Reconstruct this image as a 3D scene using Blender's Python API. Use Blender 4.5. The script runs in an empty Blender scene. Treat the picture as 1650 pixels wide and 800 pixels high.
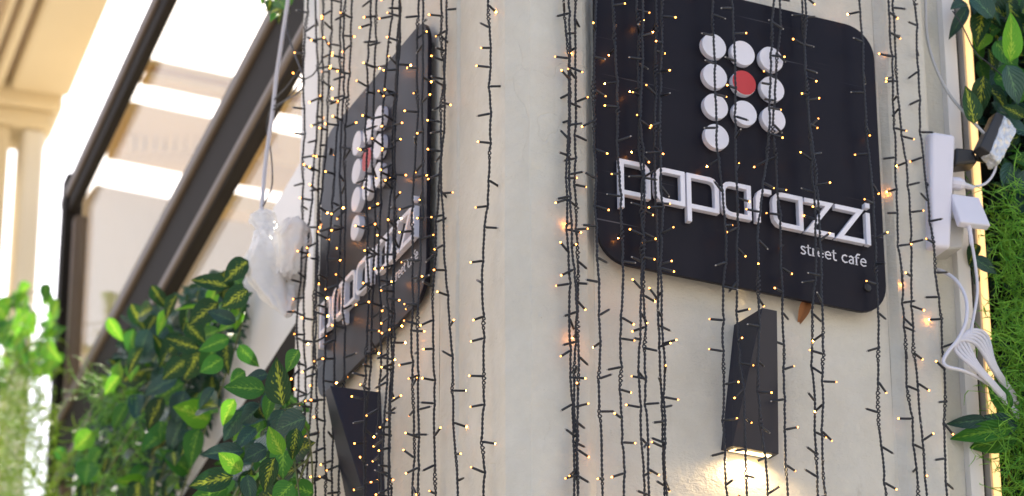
import bpy, math, random
import numpy as np
from mathutils import Vector, Matrix, Quaternion
rnd = random.Random(7)
sc = bpy.context.scene
col = sc.collection

# ------------------------------------------------------------------ camera
FPX = 5603.11
YAW, PIT, ROLL = 1.1244433, 0.4310086, -0.0022513
CAM = np.array([-2.42745, -5.011495, -2.5658])
_f = np.array([math.cos(YAW)*math.cos(PIT), math.sin(YAW)*math.cos(PIT), math.sin(PIT)])
_r = np.array([math.sin(YAW), -math.cos(YAW), 0.0]); _u = np.cross(_r, _f)
_c, _s = math.cos(ROLL), math.sin(ROLL)
_r, _u = _c*_r + _s*_u, -_s*_r + _c*_u
cd = bpy.data.cameras.new('camera'); cam = bpy.data.objects.new('camera', cd); col.objects.link(cam)
cd.sensor_width = 36.0; cd.sensor_fit = 'HORIZONTAL'; cd.lens = 36.0*FPX/1650
cd.clip_start = 0.05; cd.clip_end = 2000
cam.matrix_world = Matrix(((_r[0], _u[0], -_f[0], CAM[0]), (_r[1], _u[1], -_f[1], CAM[1]), (_r[2], _u[2], -_f[2], CAM[2]), (0, 0, 0, 1)))
cd.dof.use_dof = True; cd.dof.focus_distance = 6.15; cd.dof.aperture_fstop = 5.0
sc.camera = cam

# ------------------------------------------------------------------ sky, sun, exposure
SUN_AZ, SUN_EL = math.radians(62), math.radians(52)      # azimuth measured from +X towards +Y
w = bpy.data.worlds.new('World'); sc.world = w; w.use_nodes = True
nt = w.node_tree; nt.nodes.clear()
sky = nt.nodes.new('ShaderNodeTexSky'); sky.sky_type = 'NISHITA'; sky.sun_disc = False
sky.sun_elevation = SUN_EL; sky.sun_rotation = math.pi/2 - SUN_AZ
sky.air_density = 1.0; sky.dust_density = 4.0; sky.ozone_density = 1.0
bg = nt.nodes.new('ShaderNodeBackground'); bg.inputs['Strength'].default_value = 0.15
wo = nt.nodes.new('ShaderNodeOutputWorld')
nt.links.new(sky.outputs[0], bg.inputs[0]); nt.links.new(bg.outputs[0], wo.inputs[0])
sd = bpy.data.lights.new('sun', 'SUN'); sd.energy = 4.0; sd.angle = math.radians(0.5); sd.color = (1.0, 0.94, 0.85)
sun = bpy.data.objects.new('sun', sd); col.objects.link(sun)
sdir = Vector((math.cos(SUN_AZ)*math.cos(SUN_EL), math.sin(SUN_AZ)*math.cos(SUN_EL), math.sin(SUN_EL)))
sun.rotation_euler = (-sdir).to_track_quat('-Z', 'Y').to_euler()
sc.view_settings.view_transform = 'Standard'; sc.view_settings.look = 'None'
sc.view_settings.exposure = 1.36; sc.view_settings.gamma = 1.0
sc.cycles.use_denoising = True
sc.cycles.max_bounces = 8; sc.cycles.transparent_max_bounces = 12
sc.cycles.sample_clamp_indirect = 6.0

# ------------------------------------------------------------------ frames of the place
LA = 1.5254998                                   # heading of the left wall
dL = np.array([math.cos(LA), math.sin(LA), 0]); nL = np.array([-math.sin(LA), math.cos(LA), 0])
WA = math.radians(82)                            # heading of the glazed front beyond it
dW = np.array([math.cos(WA), math.sin(WA), 0]); nW = np.array([-math.sin(WA), math.cos(WA), 0])
OW = 1.25*dL - .05*nL
UP = np.array([0, 0, 1.0])
class Frame:
    """vertical plane: d along it, n outward"""
    def __init__(s, o, d, n): s.o, s.d, s.n = np.array(o, float), np.array(d, float), np.array(n, float)
    def P(s, a, out, z): return s.o + s.d*a + s.n*out + UP*z
    def at(s, x, y, out=0.0):                    # point of the plane seen at a pixel of the photograph
        v = _f + (x-825)/FPX*_r + (400-y)/FPX*_u
        t = (out - (CAM-s.o)@s.n)/(v@s.n)
        return CAM + t*v
    def co(s, x, y, out=0.0):
        q = s.at(x, y, out) - s.o
        return float(q@s.d), float(q[2])
R = Frame((0, 0, 0), (1, 0, 0), (0, -1, 0))
L = Frame(nL*.0197, dL, nL)
W = Frame(OW, dW, nW)
def V(p): return Vector((float(p[0]), float(p[1]), float(p[2])))

# ------------------------------------------------------------------ materials
def mat(name, base=(.5, .5, .5), rough=.6, metal=0, spec=.5, noise=0.0, nscale=20, bump=0.0, bscale=60, coat=0.0,
        emis=None, estr=0, detail=5):
    m = bpy.data.materials.new(name); m.use_nodes = True; t = m.node_tree; b = t.nodes['Principled BSDF']
    b.inputs['Base Color'].default_value = (*base, 1); b.inputs['Roughness'].default_value = rough
    b.inputs['Metallic'].default_value = metal; b.inputs['Specular IOR Level'].default_value = spec
    b.inputs['Coat Weight'].default_value = coat; b.inputs['Coat Roughness'].default_value = .12
    if emis: b.inputs['Emission Color'].default_value = (*emis, 1); b.inputs['Emission Strength'].default_value = estr
    tc = t.nodes.new('ShaderNodeTexCoord')
    if noise:
        n = t.nodes.new('ShaderNodeTexNoise'); n.inputs['Scale'].default_value = nscale; n.inputs['Detail'].default_value = detail
        t.links.new(tc.outputs['Object'], n.inputs[0])
        mx = t.nodes.new('ShaderNodeMix'); mx.data_type = 'RGBA'
        mx.inputs[6].default_value = (*[c*(1-noise) for c in base], 1); mx.inputs[7].default_value = (*[min(1, c*(1+noise)) for c in base], 1)
        t.links.new(n.outputs[0], mx.inputs[0]); t.links.new(mx.outputs[2], b.inputs['Base Color'])
    if bump:
        n2 = t.nodes.new('ShaderNodeTexNoise'); n2.inputs['Scale'].default_value = bscale; n2.inputs['Detail'].default_value = 6
        t.links.new(tc.outputs['Object'], n2.inputs[0])
        bp = t.nodes.new('ShaderNodeBump'); bp.inputs['Strength'].default_value = bump; bp.inputs['Distance'].default_value = .002
        t.links.new(n2.outputs[0], bp.inputs['Height']); t.links.new(bp.outputs[0], b.inputs['Normal'])
    return m

def plaster_mat():
    m = bpy.data.materials.new('painted_plaster'); m.use_nodes = True; t = m.node_tree; b = t.nodes['Principled BSDF']
    b.inputs['Roughness'].default_value = .55; b.inputs['Specular IOR Level'].default_value = .35
    N = t.nodes.new; K = t.links.new
    tc = N('ShaderNodeTexCoord')
    def noise(scale, detail=5, rough=.55, vec=None, dist=0):
        n = N('ShaderNodeTexNoise'); n.inputs['Scale'].default_value = scale; n.inputs['Detail'].default_value = detail
        n.inputs['Roughness'].default_value = rough; n.inputs['Distortion'].default_value = dist
        K(vec or tc.outputs['Object'], n.inputs[0]); return n.outputs[0]
    def ramp(v, a, bb, ca, cb):
        r_ = N('ShaderNodeValToRGB'); r_.color_ramp.elements[0].position = a; r_.color_ramp.elements[1].position = bb
        r_.color_ramp.elements[0].color = ca; r_.color_ramp.elements[1].color = cb; K(v, r_.inputs[0]); return r_.outputs[0]
    def mix(a, bb, fac, mode='MIX'):
        x = N('ShaderNodeMix'); x.data_type = 'RGBA'; x.blend_type = mode
        (K(fac, x.inputs[0]) if not isinstance(fac, float) else setattr(x.inputs[0], 'default_value', fac))
        K(a, x.inputs[6]); K(bb, x.inputs[7]); return x.outputs[2]
    big = ramp(noise(3, 4), .3, .7, (.575, .555, .49, 1), (.66, .64, .57, 1))
    fine = ramp(noise(22, 6), .3, .75, (.93, .93, .93, 1), (1.03, 1.03, 1.03, 1))
    c = mix(big, fine, 1.0, 'MULTIPLY')
    # vertical dirt runs
    mp = N('ShaderNodeMapping'); mp.inputs['Scale'].default_value = (26, 26, 1.6); K(tc.outputs['Object'], mp.inputs[0])
    runs = ramp(noise(1, 6, .6, mp.outputs[0]), .62, .85, (1, 1, 1, 1), (.80, .76, .70, 1))
    c = mix(c, runs, .8, 'MULTIPLY')
    # stains and small chips
    st = ramp(noise(7, 7, .68, None, .6), .66, .80, (1, 1, 1, 1), (.66, .60, .53, 1)); c = mix(c, st, .9, 'MULTIPLY')
    ch = ramp(noise(60, 3, .6), .74, .78, (1, 1, 1, 1), (.5, .47, .42, 1)); c = mix(c, ch, .65, 'MULTIPLY')
    # hairline cracks where a mask allows
    vo = N('ShaderNodeTexVoronoi'); vo.feature = 'DISTANCE_TO_EDGE'; vo.inputs['Scale'].default_value = 2.6
    wv = N('ShaderNodeVectorMath'); wv.operation = 'ADD'; nn = N('ShaderNodeTexNoise'); nn.inputs['Scale'].default_value = 9
    K(tc.outputs['Object'], nn.inputs[0]); sc_ = N('ShaderNodeVectorMath'); sc_.operation = 'SCALE'; sc_.inputs['Scale'].default_value = .16
    K(nn.outputs[1], sc_.inputs[0]); K(tc.outputs['Object'], wv.inputs[0]); K(sc_.outputs[0], wv.inputs[1]); K(wv.outputs[0], vo.inputs['Vector'])
    cr = N('ShaderNodeMapRange'); cr.inputs[1].default_value = 0; cr.inputs[2].default_value = .004; cr.inputs[3].default_value = 1; cr.inputs[4].default_value = 0
    K(vo.outputs['Distance'], cr.inputs[0])
    mk = ramp(noise(2.1, 2), .5, .58, (0, 0, 0, 1), (1, 1, 1, 1))
    mm = N('ShaderNodeMath'); mm.operation = 'MULTIPLY'; K(cr.outputs[0], mm.inputs[0]); K(mk, mm.inputs[1])
    m3 = N('ShaderNodeMath'); m3.operation = 'MULTIPLY'; m3.inputs[1].default_value = .04; K(mm.outputs[0], m3.inputs[0])
    dk = N('ShaderNodeRGB'); dk.outputs[0].default_value = (.42, .38, .33, 1)
    c = mix(c, dk.outputs[0], m3.outputs[0]); K(c, b.inputs['Base Color'])
    # relief: trowel waves, brush marks, pits, cracks
    mp2 = N('ShaderNodeMapping'); mp2.inputs['Scale'].default_value = (60, 60, 260); K(tc.outputs['Object'], mp2.inputs[0])
    h1 = noise(14, 5, .6); h2 = noise(1, 4, .7, mp2.outputs[0]); h3 = noise(150, 3)
    def madd(a, k, bb=None):
        x = N('ShaderNodeMath'); x.operation = 'MULTIPLY_ADD'; K(a, x.inputs[0]); x.inputs[1].default_value = k
        if bb is None: x.inputs[2].default_value = 0
        else: K(bb, x.inputs[2])
        return x.outputs[0]
    h = madd(h1, 1.3, madd(h2, .22, madd(h3, .12, madd(mm.outputs[0], -.10))))
    bp = N('ShaderNodeBump'); bp.inputs['Strength'].default_value = 1.0; bp.inputs['Distance'].default_value = .007
    K(h, bp.inputs['Height']); K(bp.outputs[0], b.inputs['Normal'])
    return m

def leaf_mat(name, dark, light, amount, rough=.45, trans=.3):
    m = bpy.data.materials.new(name); m.use_nodes = True; t = m.node_tree; b = t.nodes['Principled BSDF']; N = t.nodes.new; K = t.links.new
    uv = N('ShaderNodeUVMap'); sp = N('ShaderNodeSeparateXYZ'); K(uv.outputs[0], sp.inputs[0])
    ab = N('ShaderNodeMath'); ab.operation = 'ABSOLUTE'
    sb = N('ShaderNodeMath'); sb.operation = 'SUBTRACT'; sb.inputs[1].default_value = .5; K(sp.outputs[0], sb.inputs[0]); K(sb.outputs[0], ab.inputs[0])
    # veins: stripes slanting from the midrib, broken by noise
    sm = N('ShaderNodeMath'); sm.operation = 'MULTIPLY_ADD'; sm.inputs[1].default_value = -.9; K(ab.outputs[0], sm.inputs[0]); K(sp.outputs[1], sm.inputs[2])
    sn = N('ShaderNodeMath'); sn.operation = 'MULTIPLY'; sn.inputs[1].default_value = 46; K(sm.outputs[0], sn.inputs[0])
    si = N('ShaderNodeMath'); si.operation = 'SINE'; K(sn.outputs[0], si.inputs[0])
    oi = N('ShaderNodeObjectInfo'); n = N('ShaderNodeTexNoise'); n.noise_dimensions = '4D'; n.inputs['Scale'].default_value = 11; n.inputs['Detail'].default_value = 5
    K(uv.outputs[0], n.inputs['Vector']); wm = N('ShaderNodeMath'); wm.operation = 'MULTIPLY'; wm.inputs[1].default_value = 40; K(oi.outputs['Random'], wm.inputs[0]); K(wm.outputs[0], n.inputs['W'])
    a1 = N('ShaderNodeMath'); a1.operation = 'MULTIPLY_ADD'; a1.inputs[1].default_value = .10; K(si.outputs[0], a1.inputs[0]); K(n.outputs[0], a1.inputs[2])
    a2 = N('ShaderNodeMath'); a2.operation = 'MULTIPLY_ADD'; a2.inputs[1].default_value = -1.1; K(ab.outputs[0], a2.inputs[0]); K(a1.outputs[0], a2.inputs[2])
    rp = N('ShaderNodeValToRGB'); rp.color_ramp.elements[0].position = .43-amount; rp.color_ramp.elements[1].position = .60-amount
    rp.color_ramp.elements[0].color = (*dark, 1); rp.color_ramp.elements[1].color = (*light, 1); K(a2.outputs[0], rp.inputs[0])
    # midrib
    mr = N('ShaderNodeMath'); mr.operation = 'LESS_THAN'; mr.inputs[1].default_value = .014; K(ab.outputs[0], mr.inputs[0])
    mx = N('ShaderNodeMix'); mx.data_type = 'RGBA'; mx.inputs[7].default_value = (*[min(1, c*1.15) for c in light], 1); K(mr.outputs[0], mx.inputs[0]); K(rp.outputs[0], mx.inputs[6])
    hs = N('ShaderNodeHueSaturation'); K(mx.outputs[2], hs.inputs['Color'])
    vr = N('ShaderNodeMapRange'); vr.inputs[3].default_value = .7; vr.inputs[4].default_value = 1.3; K(oi.outputs['Random'], vr.inputs[0]); K(vr.outputs[0], hs.inputs['Value'])
    K(hs.outputs[0], b.inputs['Base Color']); b.inputs['Roughness'].default_value = rough; b.inputs['Specular IOR Level'].default_value = .38
    bp = N('ShaderNodeBump'); bp.inputs['Strength'].default_value = .5; bp.inputs['Distance'].default_value = .001; K(si.outputs[0], bp.inputs['Height']); K(bp.outputs[0], b.inputs['Normal'])
    tr = N('ShaderNodeBsdfTranslucent'); K(hs.outputs[0], tr.inputs[0]); ms = N('ShaderNodeMixShader'); ms.inputs[0].default_value = trans
    K(b.outputs[0], ms.inputs[1]); K(tr.outputs[0], ms.inputs[2]); K(ms.outputs[0], t.nodes['Material Output'].inputs[0])
    return m

def board_mat():
    m = mat('black_board', (.016, .016, .024), .34, coat=.0, spec=.16); t = m.node_tree; b = t.nodes['Principled BSDF']; N = t.nodes.new; K = t.links.new
    tc = N('ShaderNodeTexCoord'); mp = N('ShaderNodeMapping'); mp.inputs['Rotation'].default_value = (0, .12, 0); mp.inputs['Scale'].default_value = (2.2, 1, 160); K(tc.outputs['Object'], mp.inputs[0])
    n = N('ShaderNodeTexNoise'); n.inputs['Scale'].default_value = 1; n.inputs['Detail'].default_value = 3; K(mp.outputs[0], n.inputs[0])
    rp = N('ShaderNodeValToRGB'); rp.color_ramp.elements[0].position = .69; rp.color_ramp.elements[1].position = .74
    rp.color_ramp.elements[0].color = (0, 0, 0, 1); rp.color_ramp.elements[1].color = (1, 1, 1, 1); K(n.outputs[0], rp.inputs[0])
    n2 = N('ShaderNodeTexNoise'); n2.inputs['Scale'].default_value = 8; n2.inputs['Detail'].default_value = 6; K(tc.outputs['Object'], n2.inputs[0])
    r2 = N('ShaderNodeValToRGB'); r2.color_ramp.elements[0].color = (.006, .006, .011, 1); r2.color_ramp.elements[1].color = (.013, .012, .020, 1); K(n2.outputs[0], r2.inputs[0])
    mx = N('ShaderNodeMix'); mx.data_type = 'RGBA'; mx.inputs[7].default_value = (.085, .085, .10, 1); K(rp.outputs[0], mx.inputs[0]); K(r2.outputs[0], mx.inputs[6]); K(mx.outputs[2], b.inputs['Base Color'])
    rr = N('ShaderNodeMapRange'); rr.inputs[3].default_value = .26; rr.inputs[4].default_value = .46; K(n2.outputs[0], rr.inputs[0]); K(rr.outputs[0], b.inputs['Roughness'])
    return m

def glass_mat():
    m = bpy.data.materials.new('window_glass'); m.use_nodes = True; t = m.node_tree; t.nodes.clear(); N = t.nodes.new; K = t.links.new
    o = N('ShaderNodeOutputMaterial'); g = N('ShaderNodeBsdfGlossy'); g.inputs['Roughness'].default_value = .02; g.inputs[0].default_value = (.95, .95, .95, 1)
    tr = N('ShaderNodeBsdfTransparent'); tr.inputs[0].default_value = (.96, .93, .87, 1); fr = N('ShaderNodeFresnel'); fr.inputs[0].default_value = 1.5
    ad = N('ShaderNodeMath'); ad.operation = 'MULTIPLY_ADD'; ad.inputs[1].default_value = .16; ad.inputs[2].default_value = .01; ad.use_clamp = True; K(fr.outputs[0], ad.inputs[0])
    mx = N('ShaderNodeMixShader'); K(ad.outputs[0], mx.inputs[0]); K(tr.outputs[0], mx.inputs[1]); K(g.outputs[0], mx.inputs[2]); K(mx.outputs[0], o.inputs[0])
    return m

def bag_mat():
    m = bpy.data.materials.new('plastic_film'); m.use_nodes = True; t = m.node_tree; t.nodes.clear(); N = t.nodes.new; K = t.links.new
    o = N('ShaderNodeOutputMaterial'); p = N('ShaderNodeBsdfPrincipled'); p.inputs['Base Color'].default_value = (.92, .92, .93, 1); p.inputs['Roughness'].default_value = .25
    tr = N('ShaderNodeBsdfTranslucent'); tr.inputs[0].default_value = (.93, .93, .93, 1); tp = N('ShaderNodeBsdfTransparent')
    tc = N('ShaderNodeTexCoord'); n = N('ShaderNodeTexNoise'); n.inputs['Scale'].default_value = 38; n.inputs['Detail'].default_value = 5; n.inputs['Distortion'].default_value = 1.5; K(tc.outputs['Object'], n.inputs[0])
    bp = N('ShaderNodeBump'); bp.inputs['Distance'].default_value = .005; bp.inputs['Strength'].default_value = .9; K(n.outputs[0], bp.inputs['Height']); K(bp.outputs[0], p.inputs['Normal'])
    a = N('ShaderNodeMixShader'); a.inputs[0].default_value = .45; K(p.outputs[0], a.inputs[1]); K(tr.outputs[0], a.inputs[2])
    b = N('ShaderNodeMixShader'); b.inputs[0].default_value = .07; K(a.outputs[0], b.inputs[1]); K(tp.outputs[0], b.inputs[2]); K(b.outputs[0], o.inputs[0])
    return m

M = dict(
    plaster=plaster_mat(), board=board_mat(), glass=glass_mat(), bag=bag_mat(),
    letter=mat('white_acrylic', (.74, .74, .82), .4, noise=.04, nscale=30, bump=.15, bscale=200),
    red=mat('red_vinyl', (.52, .035, .04), .4, noise=.08, nscale=40),
    print=mat('white_print', (.72, .72, .78), .5, noise=.05, nscale=60),
    peg=mat('black_metal', (.02, .02, .022), .35, spec=.5, noise=.1),
    lamp=mat('anthracite_metal', (.020, .022, .036), .42, spec=.35, noise=.12, nscale=25, bump=.12, bscale=500),
    wire=mat('dark_cable_rubber', (.016, .019, .027), .4, spec=.5, noise=.25, nscale=90),
    socket=mat('dark_socket_plastic', (.014, .016, .021), .35, noise=.2, nscale=90),
    bulb=mat('lit_bulb', (.9, .6, .3), .3, emis=(1.0, .33, .045), estr=6.5),
    bulb_dim=mat('dim_lit_bulb', (.9, .6, .3), .3, emis=(1.0, .33, .05), estr=2.2),
    bulb_bright=mat('bright_lit_bulb', (.9, .6, .3), .3, emis=(1.0, .33, .05), estr=42),
    bulb_off=mat('unlit_bulb', (.42, .40, .38), .2, noise=.1),
    glow=mat('lamp_diffuser', (.9, .8, .6), .4, emis=(1.0, .68, .30), estr=2.6),
    strip=mat('warm_light_tube', (.9, .7, .4), .4, emis=(1.0, .60, .22), estr=.5),
    cable_grey=mat('grey_cable', (.42, .42, .43), .45, noise=.08, nscale=40),
    cable_white=mat('white_cable', (.62, .62, .70), .42, noise=.08, nscale=30),
    plastic=mat('white_plastic', (.66, .65, .74), .38, noise=.05, nscale=15, bump=.1, bscale=150),
    plastic_grey=mat('light_grey_plastic', (.45, .44, .43), .45, noise=.08, nscale=15),
    black=mat('black_plastic', (.02, .02, .022), .4, noise=.2),
    foil=mat('crumpled_clear_tape', (.62, .62, .62), .22, metal=.45, noise=.4, nscale=55, bump=1.0, bscale=90),
    alu=mat('dark_bronze_frame', (.022, .018, .015), .7, spec=.06, metal=.0, noise=.15, nscale=8),
    alu_light=mat('brushed_frame_face', (.115, .080, .052), .5, spec=.3, metal=.0, noise=.12, nscale=8),
    white_wall=mat('white_painted_board', (.74, .74, .76), .5, noise=.03, nscale=6, bump=.1),
    cream=mat('cream_render', (.72, .60, .38), .8, noise=.06, nscale=3, bump=.3, bscale=30),
    cream_pale=mat('pale_cream_render', (.80, .74, .60), .8, noise=.05, nscale=3),
    facade=mat('tan_render', (.50, .38, .26), .85, noise=.12, nscale=1.2, bump=.3, bscale=10),
    facade_trim=mat('pale_stone_trim', (.55, .52, .47), .8, noise=.08, nscale=3),
    stone=mat('beige_stone', (.46, .40, .30), .85, noise=.1, nscale=3),
    tan=mat('tan_painted_timber', (.56, .40, .18), .8, noise=.08, nscale=3),
    dark_glass=mat('dark_window', (.03, .035, .04), .08, spec=.8),
    ground=mat('street_paving', (.27, .25, .22), .9, noise=.2, nscale=.8, bump=.4, bscale=12),
    stem=mat('plant_stem', (.10, .13, .04), .6, noise=.3, nscale=50),
    dead=mat('dry_brown_leaf', (.30, .13, .05), .7, noise=.35, nscale=60, bump=.4),
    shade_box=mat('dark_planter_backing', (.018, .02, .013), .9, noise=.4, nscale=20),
    roof=mat('grey_roof', (.2, .19, .18), .9, noise=.2, nscale=2),
)
LM = dict(
    marbled=leaf_mat('marbled_leaf', (.014, .060, .018), (.34, .40, .04), .06, trans=.3),
    green=leaf_mat('mid_green_leaf', (.05, .20, .03), (.20, .42, .05), .03, trans=.38),
    lime=leaf_mat('lime_leaf', (.15, .42, .03), (.36, .58, .06), .08, trans=.45),
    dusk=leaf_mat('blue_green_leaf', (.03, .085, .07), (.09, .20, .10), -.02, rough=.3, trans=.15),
)

def fern_mat(name, a, b_):
    m = mat(name, a, .5); t = m.node_tree; b = t.nodes['Principled BSDF']; N = t.nodes.new; K = t.links.new
    tc = N('ShaderNodeTexCoord'); n = N('ShaderNodeTexNoise'); n.inputs['Scale'].default_value = 35; n.inputs['Detail'].default_value = 4; K(tc.outputs['Object'], n.inputs[0])
    rp = N('ShaderNodeValToRGB'); rp.color_ramp.elements[0].position = .35; rp.color_ramp.elements[1].position = .65
    rp.color_ramp.elements[0].color = (*a, 1); rp.color_ramp.elements[1].color = (*b_, 1); K(n.outputs[0], rp.inputs[0]); K(rp.outputs[0], b.inputs['Base Color'])
    tr = N('ShaderNodeBsdfTranslucent'); K(rp.outputs[0], tr.inputs[0]); ms = N('ShaderNodeMixShader'); ms.inputs[0].default_value = .3
    K(b.outputs[0], ms.inputs[1]); K(tr.outputs[0], ms.inputs[2]); K(ms.outputs[0], t.nodes['Material Output'].inputs[0]); return m
M['fern'] = fern_mat('green_fern', (.08, .33, .03), (.36, .72, .09))
M['fern_sunlit'] = fern_mat('sunlit_yellow_fern', (.20, .44, .02), (.46, .66, .05))  # brighter, yellower fern: far left sunlight put into the colour

# ------------------------------------------------------------------ building helpers
def tag(o, label=None, cat=None, group=None, kind=None):
    for k, v in (('label', label), ('category', cat), ('group', group), ('kind', kind)):
        if v: o[k] = v
    return o
def empty(name, loc, label, cat, group=None, rotz=0):
    o = bpy.data.objects.new(name, None); col.objects.link(o); o.empty_display_size = .05
    o.location = V(loc); o.rotation_euler = (0, 0, rotz); return tag(o, label, cat, group)
def link(name, me, parent=None, loc=None):
    o = bpy.data.objects.new(name, me); col.objects.link(o)
    if parent is not None: o.parent = parent
    if loc is not None: o.location = V(loc)
    return o
def mesh(name, verts, faces, m, smooth=False, uvs=None):
    me = bpy.data.meshes.new(name); me.from_pydata([tuple(map(float, v)) for v in verts], [], [tuple(map(int, f)) for f in faces])
    if m: me.materials.append(m)
    if smooth: me.polygons.foreach_set('use_smooth', [True]*len(me.polygons))
    if uvs is not None:
        ul = me.uv_layers.new(name='UVMap'); li = [0]*len(me.loops); me.loops.foreach_get('vertex_index', li)
        ul.data.foreach_set('uv', [c for i in li for c in uvs[i]])
    me.validate(); me.update(); return me
class MB:
    def __init__(s): s.v, s.f = [], []
    def add(s, v, f):
        n = len(s.v); s.v += [np.array(p, float) for p in v]; s.f += [tuple(i+n for i in q) for q in f]; return s
    def hexa(s, p):                       # 8 points: bottom ring of 4, top ring of 4
        return s.add(p, [(3, 2, 1, 0), (4, 5, 6, 7), (0, 1, 5, 4), (1, 2, 6, 5), (2, 3, 7, 6), (3, 0, 4, 7)])
    def box(s, fr, a0, a1, o0, o1, z0, z1):
        q = [fr.P(a, o, z) for z in (z0, z1) for a, o in ((a0, o0), (a1, o0), (a1, o1), (a0, o1))]; return s.hexa(q)
    def loc(s, x0, x1, y0, y1, z0, z1):
        return s.hexa([(x, y, z) for z in (z0, z1) for x, y in ((x0, y0), (x1, y0), (x1, y1), (x0, y1))])
    def prism(s, poly, y0, y1):           # polygon in (x, z), extruded along y
        n = len(poly); v = [(x, y0, z) for x, z in poly] + [(x, y1, z) for x, z in poly]
        return s.add(v, [tuple(range(n)), tuple(range(2*n-1, n-1, -1))] + [(i, i+n, (i+1) % n+n, (i+1) % n) for i in range(n)])
    def tube(s, pts, r, k=8, cap=True):
        pts = np.array(pts, float); n = len(pts); rr = np.full(n, r) if np.isscalar(r) else np.array(r)
        t = np.gradient(pts, axis=0); t /= np.linalg.norm(t, axis=1)[:, None]+1e-12
        a = np.cross(t[0], UP); a = a if np.linalg.norm(a) > .1 else np.cross(t[0], [1, 0, 0]); a /= np.linalg.norm(a)
        b0 = len(s.v); ang = np.linspace(0, 2*math.pi, k, endpoint=False)
        for i in range(n):
            a = a - t[i]*(a@t[i]); a /= np.linalg.norm(a)+1e-12; b = np.cross(t[i], a)
            for q in ang: s.v.append(pts[i]+rr[i]*(math.cos(q)*a+math.sin(q)*b))
        for i in range(n-1):
            for j in range(k):
                s.f.append((b0+i*k+j, b0+i*k+(j+1) % k, b0+(i+1)*k+(j+1) % k, b0+(i+1)*k+j))
        if cap: s.f.append(tuple(b0+j for j in range(k))[::-1]); s.f.append(tuple(b0+(n-1)*k+j for j in range(k)))
        return s
    def build(s, name, m, parent=None, origin=None, smooth=False, bevel=0, seg=2, kind=None, fix=True):
        o0 = np.array(origin if origin is not None else (0, 0, 0), float)
        v = [p-o0 for p in s.v]; me = mesh(name, v, s.f, m, smooth)
        if fix:
            import bmesh
            bm = bmesh.new(); bm.from_mesh(me); bmesh.ops.recalc_face_normals(bm, faces=bm.faces); bm.to_mesh(me); bm.free()
        o = link(name, me, parent)
        if bevel:
            b = o.modifiers.new('bevel', 'BEVEL'); b.width = bevel; b.segments = seg; b.limit_method = 'ANGLE'; b.angle_limit = .6
            b.harden_normals = False
        if kind: o['kind'] = kind
        return o
def spline(pts, n):
    """Catmull-Rom through pts, n samples per span"""
    p = np.array(pts, float); p = np.vstack([2*p[0]-p[1], p, 2*p[-1]-p[-2]]); out = []
    for i in range(1, len(p)-2):
        for t in np.linspace(0, 1, n, endpoint=False):
            a, b, c, d = p[i-1], p[i], p[i+1], p[i+2]
            out.append(.5*((2*b)+(-a+c)*t+(2*a-5*b+4*c-d)*t*t+(-a+3*b-3*c+d)*t**3))
    out.append(p[-2]); return np.array(out)

# ------------------------------------------------------------------ setting
g = MB().add([(-300, -300, -4.2), (300, -300, -4.2), (300, 300, -4.2), (-300, 300, -4.2)], [(0, 1, 2, 3)]).build('ground', M['ground']); tag(g, kind='structure')

ZB, ZT = -4.2, 3.4
# corner building: chamfered pilasters, inset panels, recessed return on the right
cb = empty('corner_building', (0.5, .5, ZB), 'cream plastered corner building with chamfered edge and recessed wall panels', 'building')
cbo = np.array([.5, .5, ZB])
def profile(pts, z0, z1, name, m, nz=60, jit=.0008, cap=False, origin=cbo, parent=cb):
    """a wall strip following a plan polyline, its arrises slightly uneven"""
    rr = random.Random(name+str(len(pts))); mb = MB(); zs = np.linspace(z0, z1, nz)
    ph = [rr.uniform(0, 6) for _ in pts]
    for z in zs:
        for i, p in enumerate(pts):
            j = jit*(math.sin(z*9+ph[i])+.6*math.sin(z*31+2*ph[i]))
            mb.v.append(np.array([p[0]+j, p[1]+j*.5, z]))
    n = len(pts)
    for k in range(nz-1):
        for i in range(n-1): mb.f.append((k*n+i, k*n+i+1, (k+1)*n+i+1, (k+1)*n+i))
    return mb.build(name, m, parent, origin, smooth=False, fix=False)
lp = lambda a, o: tuple(L.P(a, o, 0)[:2])
rp_ = lambda a, o: tuple(R.P(a, o, 0)[:2])
# left panel (far to near), corner, right
WE, WC = L.co(735, 400, -.018)[0], L.co(505, 400, -.022)[0]; WG = L.co(480, 400, -.048)[0]
profile([lp(WC, -.022), lp(WE+.09, -.022)], ZB, ZT, 'wall_panel', M['plaster'], jit=.0003)
profile([lp(WE+.09, -.022), lp(WE+.07, -.017), lp(WE, -.018), lp(WE-.006, -.022), (-.0105, .068), (.0165, .0215), (.018, .020), (.125, .020), (.131, .0215), (.146, .033), (.150, .035)], ZB, ZT, 'corner_pilaster', M['plaster'])
profile([rp_(.150, -.035), rp_(.762, -.035)], ZB, ZT, 'wall_panel', M['plaster'], jit=.0003)
profile([rp_(.762, -.035), rp_(.766, -.034), rp_(.779, -.0215), rp_(.785, -.020), rp_(.862, -.020), rp_(.869, -.025), rp_(.870, -.10), rp_(.955, -.10)], ZB, ZT, 'side_pilaster', M['plaster'])
profile([rp_(.955, -.10), rp_(.957, -.085), rp_(.985, -.085), rp_(.988, -.10), rp_(.988, -.2), rp_(2.6, -.2)], ZB, ZT, 'service_strip', M['white_wall'], nz=30, jit=.0003)
profile([lp(WG, -.30), lp(WG, -.048), lp(WC+.012, -.045), lp(WC+.003, -.040), lp(WC, -.022)], ZB, ZT, 'window_reveal', M['white_wall'], nz=30, jit=.0004)
MB().hexa([(x, y, z) for z in (3.2, 3.45) for x, y in ((-.1, -.05), (4.0, -.05), (4.0, 1.2), (-.05, 1.2))]).build('parapet', M['white_wall'], cb, cbo)
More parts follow.
